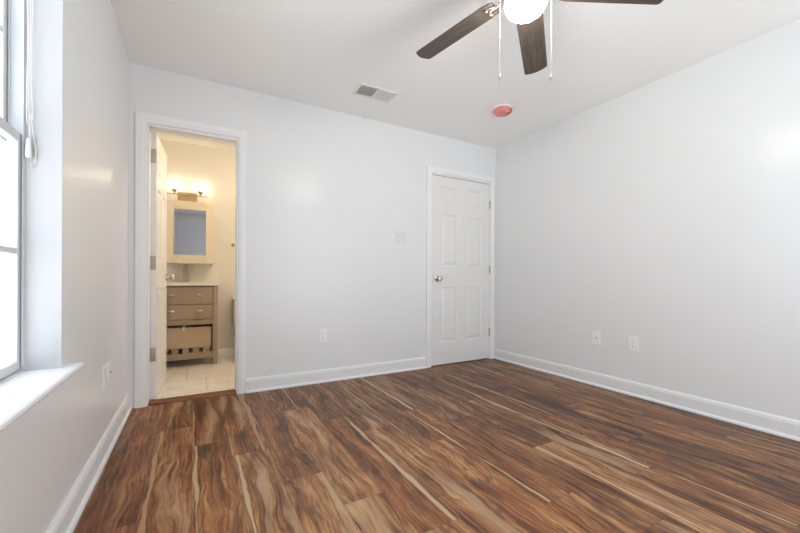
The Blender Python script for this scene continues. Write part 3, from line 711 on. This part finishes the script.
bm = B(); V = [bm.verts.new(q) for q in ((-.030, -by-.0012, .190), (-.012, -by-.0012, .186), (-.004, -by-.004, .236), (-.026, -by-.004, .236))]; bm.faces.new(V); r = bmesh.ops.extrude_face_region(bm, geom=list(bm.faces)); [setattr(v.co, 'y', v.co.y-.001) for v in r['geom'] if isinstance(v, bmesh.types.BMVert)]
q = obj('paper_tag', bm, m_paper, sb); q['label'] = 'small white tag'
# countertop with basin
ct = thing('vanity_countertop', ((VX0+VX1)/2, BY1, .836), 'white vanity countertop with integrated basin on the taupe vanity', 'countertop')
bm = B(); ox, oy = ct.location.x, ct.location.y
x0, x1, y0, y1, z0, z1 = VX0-.008-ox, VX1+.008-ox, BY0-.018-oy, 0.002, .001, .037
bx0, bx1, by0, by1 = .12-ox, .535-ox, BY0+.05-oy, BY0+.29-oy
box(bm, x0, y0, z0, x1, by0, z1, .004); box(bm, x0, by1, z0, x1, y1, z1, .004); box(bm, x0, by0, z0, bx0, by1, z1); box(bm, bx1, by0, z0, x1, by1, z1)
obj('top_slab', bm, m_cer, ct)
bm = B(); lp = [[bm.verts.new(((bx0+i), (by0+j), z)) for i, j in ((ins, ins), (bx1-bx0-ins, ins), (bx1-bx0-ins, by1-by0-ins), (ins, by1-by0-ins))] for ins, z in ((0, .036), (.006, .022), (.02, .006), (.05, .002))]
for a, b in zip(lp, lp[1:]):
    for k2 in range(4): bm.faces.new((a[k2], a[(k2+1) % 4], b[(k2+1) % 4], b[k2]))
bm.faces.new(lp[-1]); obj('basin', bm, m_cer, ct)
# faucet
fa = thing('faucet', (.326, 1.50, .873), 'square single-lever brushed faucet on the vanity countertop', 'faucet')
mkbox('faucet_body', m_faucet, (-.026, -.026, 0), (.026, .026, .165), fa, .003)
mkbox('spout', m_faucet, (-.024, -.14, .120), (.024, -.026, .140), fa, .003)
mkbox('lever', m_faucet, (-.024, -.05, .178), (.024, .03, .200), fa, .003)
mkbox('lever_neck', m_faucet, (-.012, -.012, .165), (.012, .012, .178), fa)

# medicine cabinet with mirror
mc = thing('medicine_cabinet', (.36, YB, 1.08), 'cream framed medicine cabinet with mirror door above the vanity', 'medicine cabinet')
mkbox('cabinet_body', m_cab, (-.230, -.125, .004), (.230, -.001, .676), mc, .003)
bm = B(); fx, fz, fw, fz2 = .238, .680, .083, .092
yy0, yy1 = -.150, -.126
box(bm, -fx, yy0, 0, -fx+fw, yy1, fz, .003); box(bm, fx-fw, yy0, 0, fx, yy1, fz, .003); box(bm, -fx+fw, yy0, 0, fx-fw, yy1, fz2, .003); box(bm, -fx+fw, yy0, fz-fz2, fx-fw, yy1, fz, .003)
md = obj('cabinet_door', bm, m_cab, mc)
q = mkbox('mirror_glass', m_mirror, (-fx+fw, -.140, fz2), (fx-fw, -.134, fz-fz2), md); q['label'] = 'mirror pane'

# vanity light
vl = thing('vanity_light', (.335, YB, 1.83), 'brass-toned two-bulb light bar lit above the mirror cabinet', 'wall light')
mkbox('back_plate', m_brass, (-.095, -.022, -.052), (.095, -.001, .052), vl, .004)
bm = B(); tube(bm, [(-.185, -.075, .012), (.185, -.075, .012)], .006, 10); tube(bm, [(0, -.075, .012), (0, -.02, .012)], .008, 10)
for x in (-.185, .185): lathe(bm, [(.001, -.006), (.008, -.005), (.009, 0), (.008, .005), (.001, .006)], (x, -.075, .012), 'X', 10)
obj('crossbar', bm, m_brass, vl, smooth=True)
for x in (-.125, .125):
    bm = B(); lathe(bm, [(.006, 0), (.008, .012), (.012, .020), (.026, .036), (.028, .042), (.020, .046), (.018, .058), (.001, .058)], (x, -.075, .014), 'Z', 24); h = obj('lamp_holder', bm, m_brass, vl, smooth=True)
    bm = B(); lathe(bm, [(.010, 0), (.012, .010), (.022, .030), (.026, .048), (.022, .066), (.010, .078), (.001, .080)], (x, -.075, .073), 'Z', 24); q = obj('bulb', bm, m_bulb, h, smooth=True); q['label'] = 'glowing warm bulb'
    bm = B(); lathe(bm, [(.026, 0), (.036, .006), (.040, .03), (.042, .13)], (x, -.075, .056), 'Z', 28)
    bmesh.ops.delete(bm, geom=[f for f in bm.faces if len(f.verts) > 4], context='FACES'); obj('glass_shade', bm, m_shade, h, smooth=True)

# robe hook
rh = thing('robe_hook', (.803, YB, 1.315), 'small bronze hook on the bathroom wall above the toilet', 'hook')
bm = B(); lathe(bm, [(.001, 0), (.019, 0), (.019, -.005), (.008, -.010), (.007, -.028), (.014, -.036), (.014, -.042), (.001, -.045)], (0, 0, 0), 'Y', 20); obj('hook_body', bm, m_bronze, rh, smooth=True)

# toilet, only its tank edge shows at the doorway
to = thing('toilet', (.995, YB, 0), 'white ceramic toilet beside vanity, tank edge at right of doorway', 'toilet')
mkbox('tank', m_cer, (-.195, -.20, .37), (.195, -.015, .675), to, .02)
mkbox('tank_lid', m_cer, (-.210, -.215, .677), (.210, -.010, .705), to, .010)
bm = B()
def ell(z, rx, ry, cy, n=28): return [bm.verts.new((rx*math.cos(2*PI*i/n), cy+ry*math.sin(2*PI*i/n)*(1 if math.sin(2*PI*i/n) > 0 else 1.15), z)) for i in range(n)]
rings = [ell(0, .11, .20, -.34), ell(.06, .10, .19, -.34), ell(.20, .11, .19, -.36), ell(.30, .16, .22, -.40), ell(.37, .18, .235, -.42), ell(.385, .175, .23, -.42)]
for a, b in zip(rings, rings[1:]):
    for i in range(28): bm.faces.new((a[i], a[(i+1) % 28], b[(i+1) % 28], b[i]))
bm.faces.new(rings[0]); bm.faces.new(rings[-1]); obj('bowl', bm, m_cer, to, smooth=True)
bm = B(); rings = [ell(.387, .178, .235, -.42), ell(.400, .183, .24, -.42), ell(.418, .180, .237, -.42), ell(.424, .16, .215, -.42)]
for a, b in zip(rings, rings[1:]):
    for i in range(28): bm.faces.new((a[i], a[(i+1) % 28], b[(i+1) % 28], b[i]))
bm.faces.new(rings[0]); bm.faces.new(rings[-1]); obj('seat_lid', bm, m_cer, to, smooth=True)
bm = B(); tube(bm, [(-.17, -.20, .62), (-.17, -.215, .62), (-.15, -.225, .618), (-.11, -.225, .612)], .006, 8); obj('flush_lever', bm, m_nickel, to, smooth=True)
bm = B(); tube(bm, [(-.170, 0, .25), (-.170, -.07, .25)], .008, 10); lathe(bm, [(.001, -.03), (.016, -.028), (.016, -.018), (.001, -.016)], (-.170, -.06, .25), 'Y', 12)
tube(bm, [(-.170, -.05, .25), (-.172, -.055, .32), (-.15, -.08, .38)], .004, 8); q = obj('supply_valve', bm, m_bronze, to, smooth=True); q['label'] = 'dark metal water valve'

# unseen fill lamp added on the bathroom ceiling to brighten the small room
m_fill = mat('warm opal fill lamp', (.95, .92, .86), .4, emis=(1, .80, .54), estr=52, bump=.01)  # glow of the added fill lamp
bl = thing('bathroom_fill_lamp', (1.10, .42, H), 'round warm fill lamp added out of view on the bathroom ceiling', 'fill lamp')
bm = B(); lathe(bm, [(.001, 0), (.17, 0), (.172, -.02), (.16, -.03), (.001, -.03)], seg=40); obj('fill_lamp_base', bm, m_nickel, bl, smooth=True)
bm = B(); lathe(bm, [(.001, -.031), (.150, -.031), (.148, -.05), (.12, -.075), (.06, -.09), (.001, -.093)], seg=40); obj('fill_lamp_diffuser', bm, m_fill, bl, smooth=True)
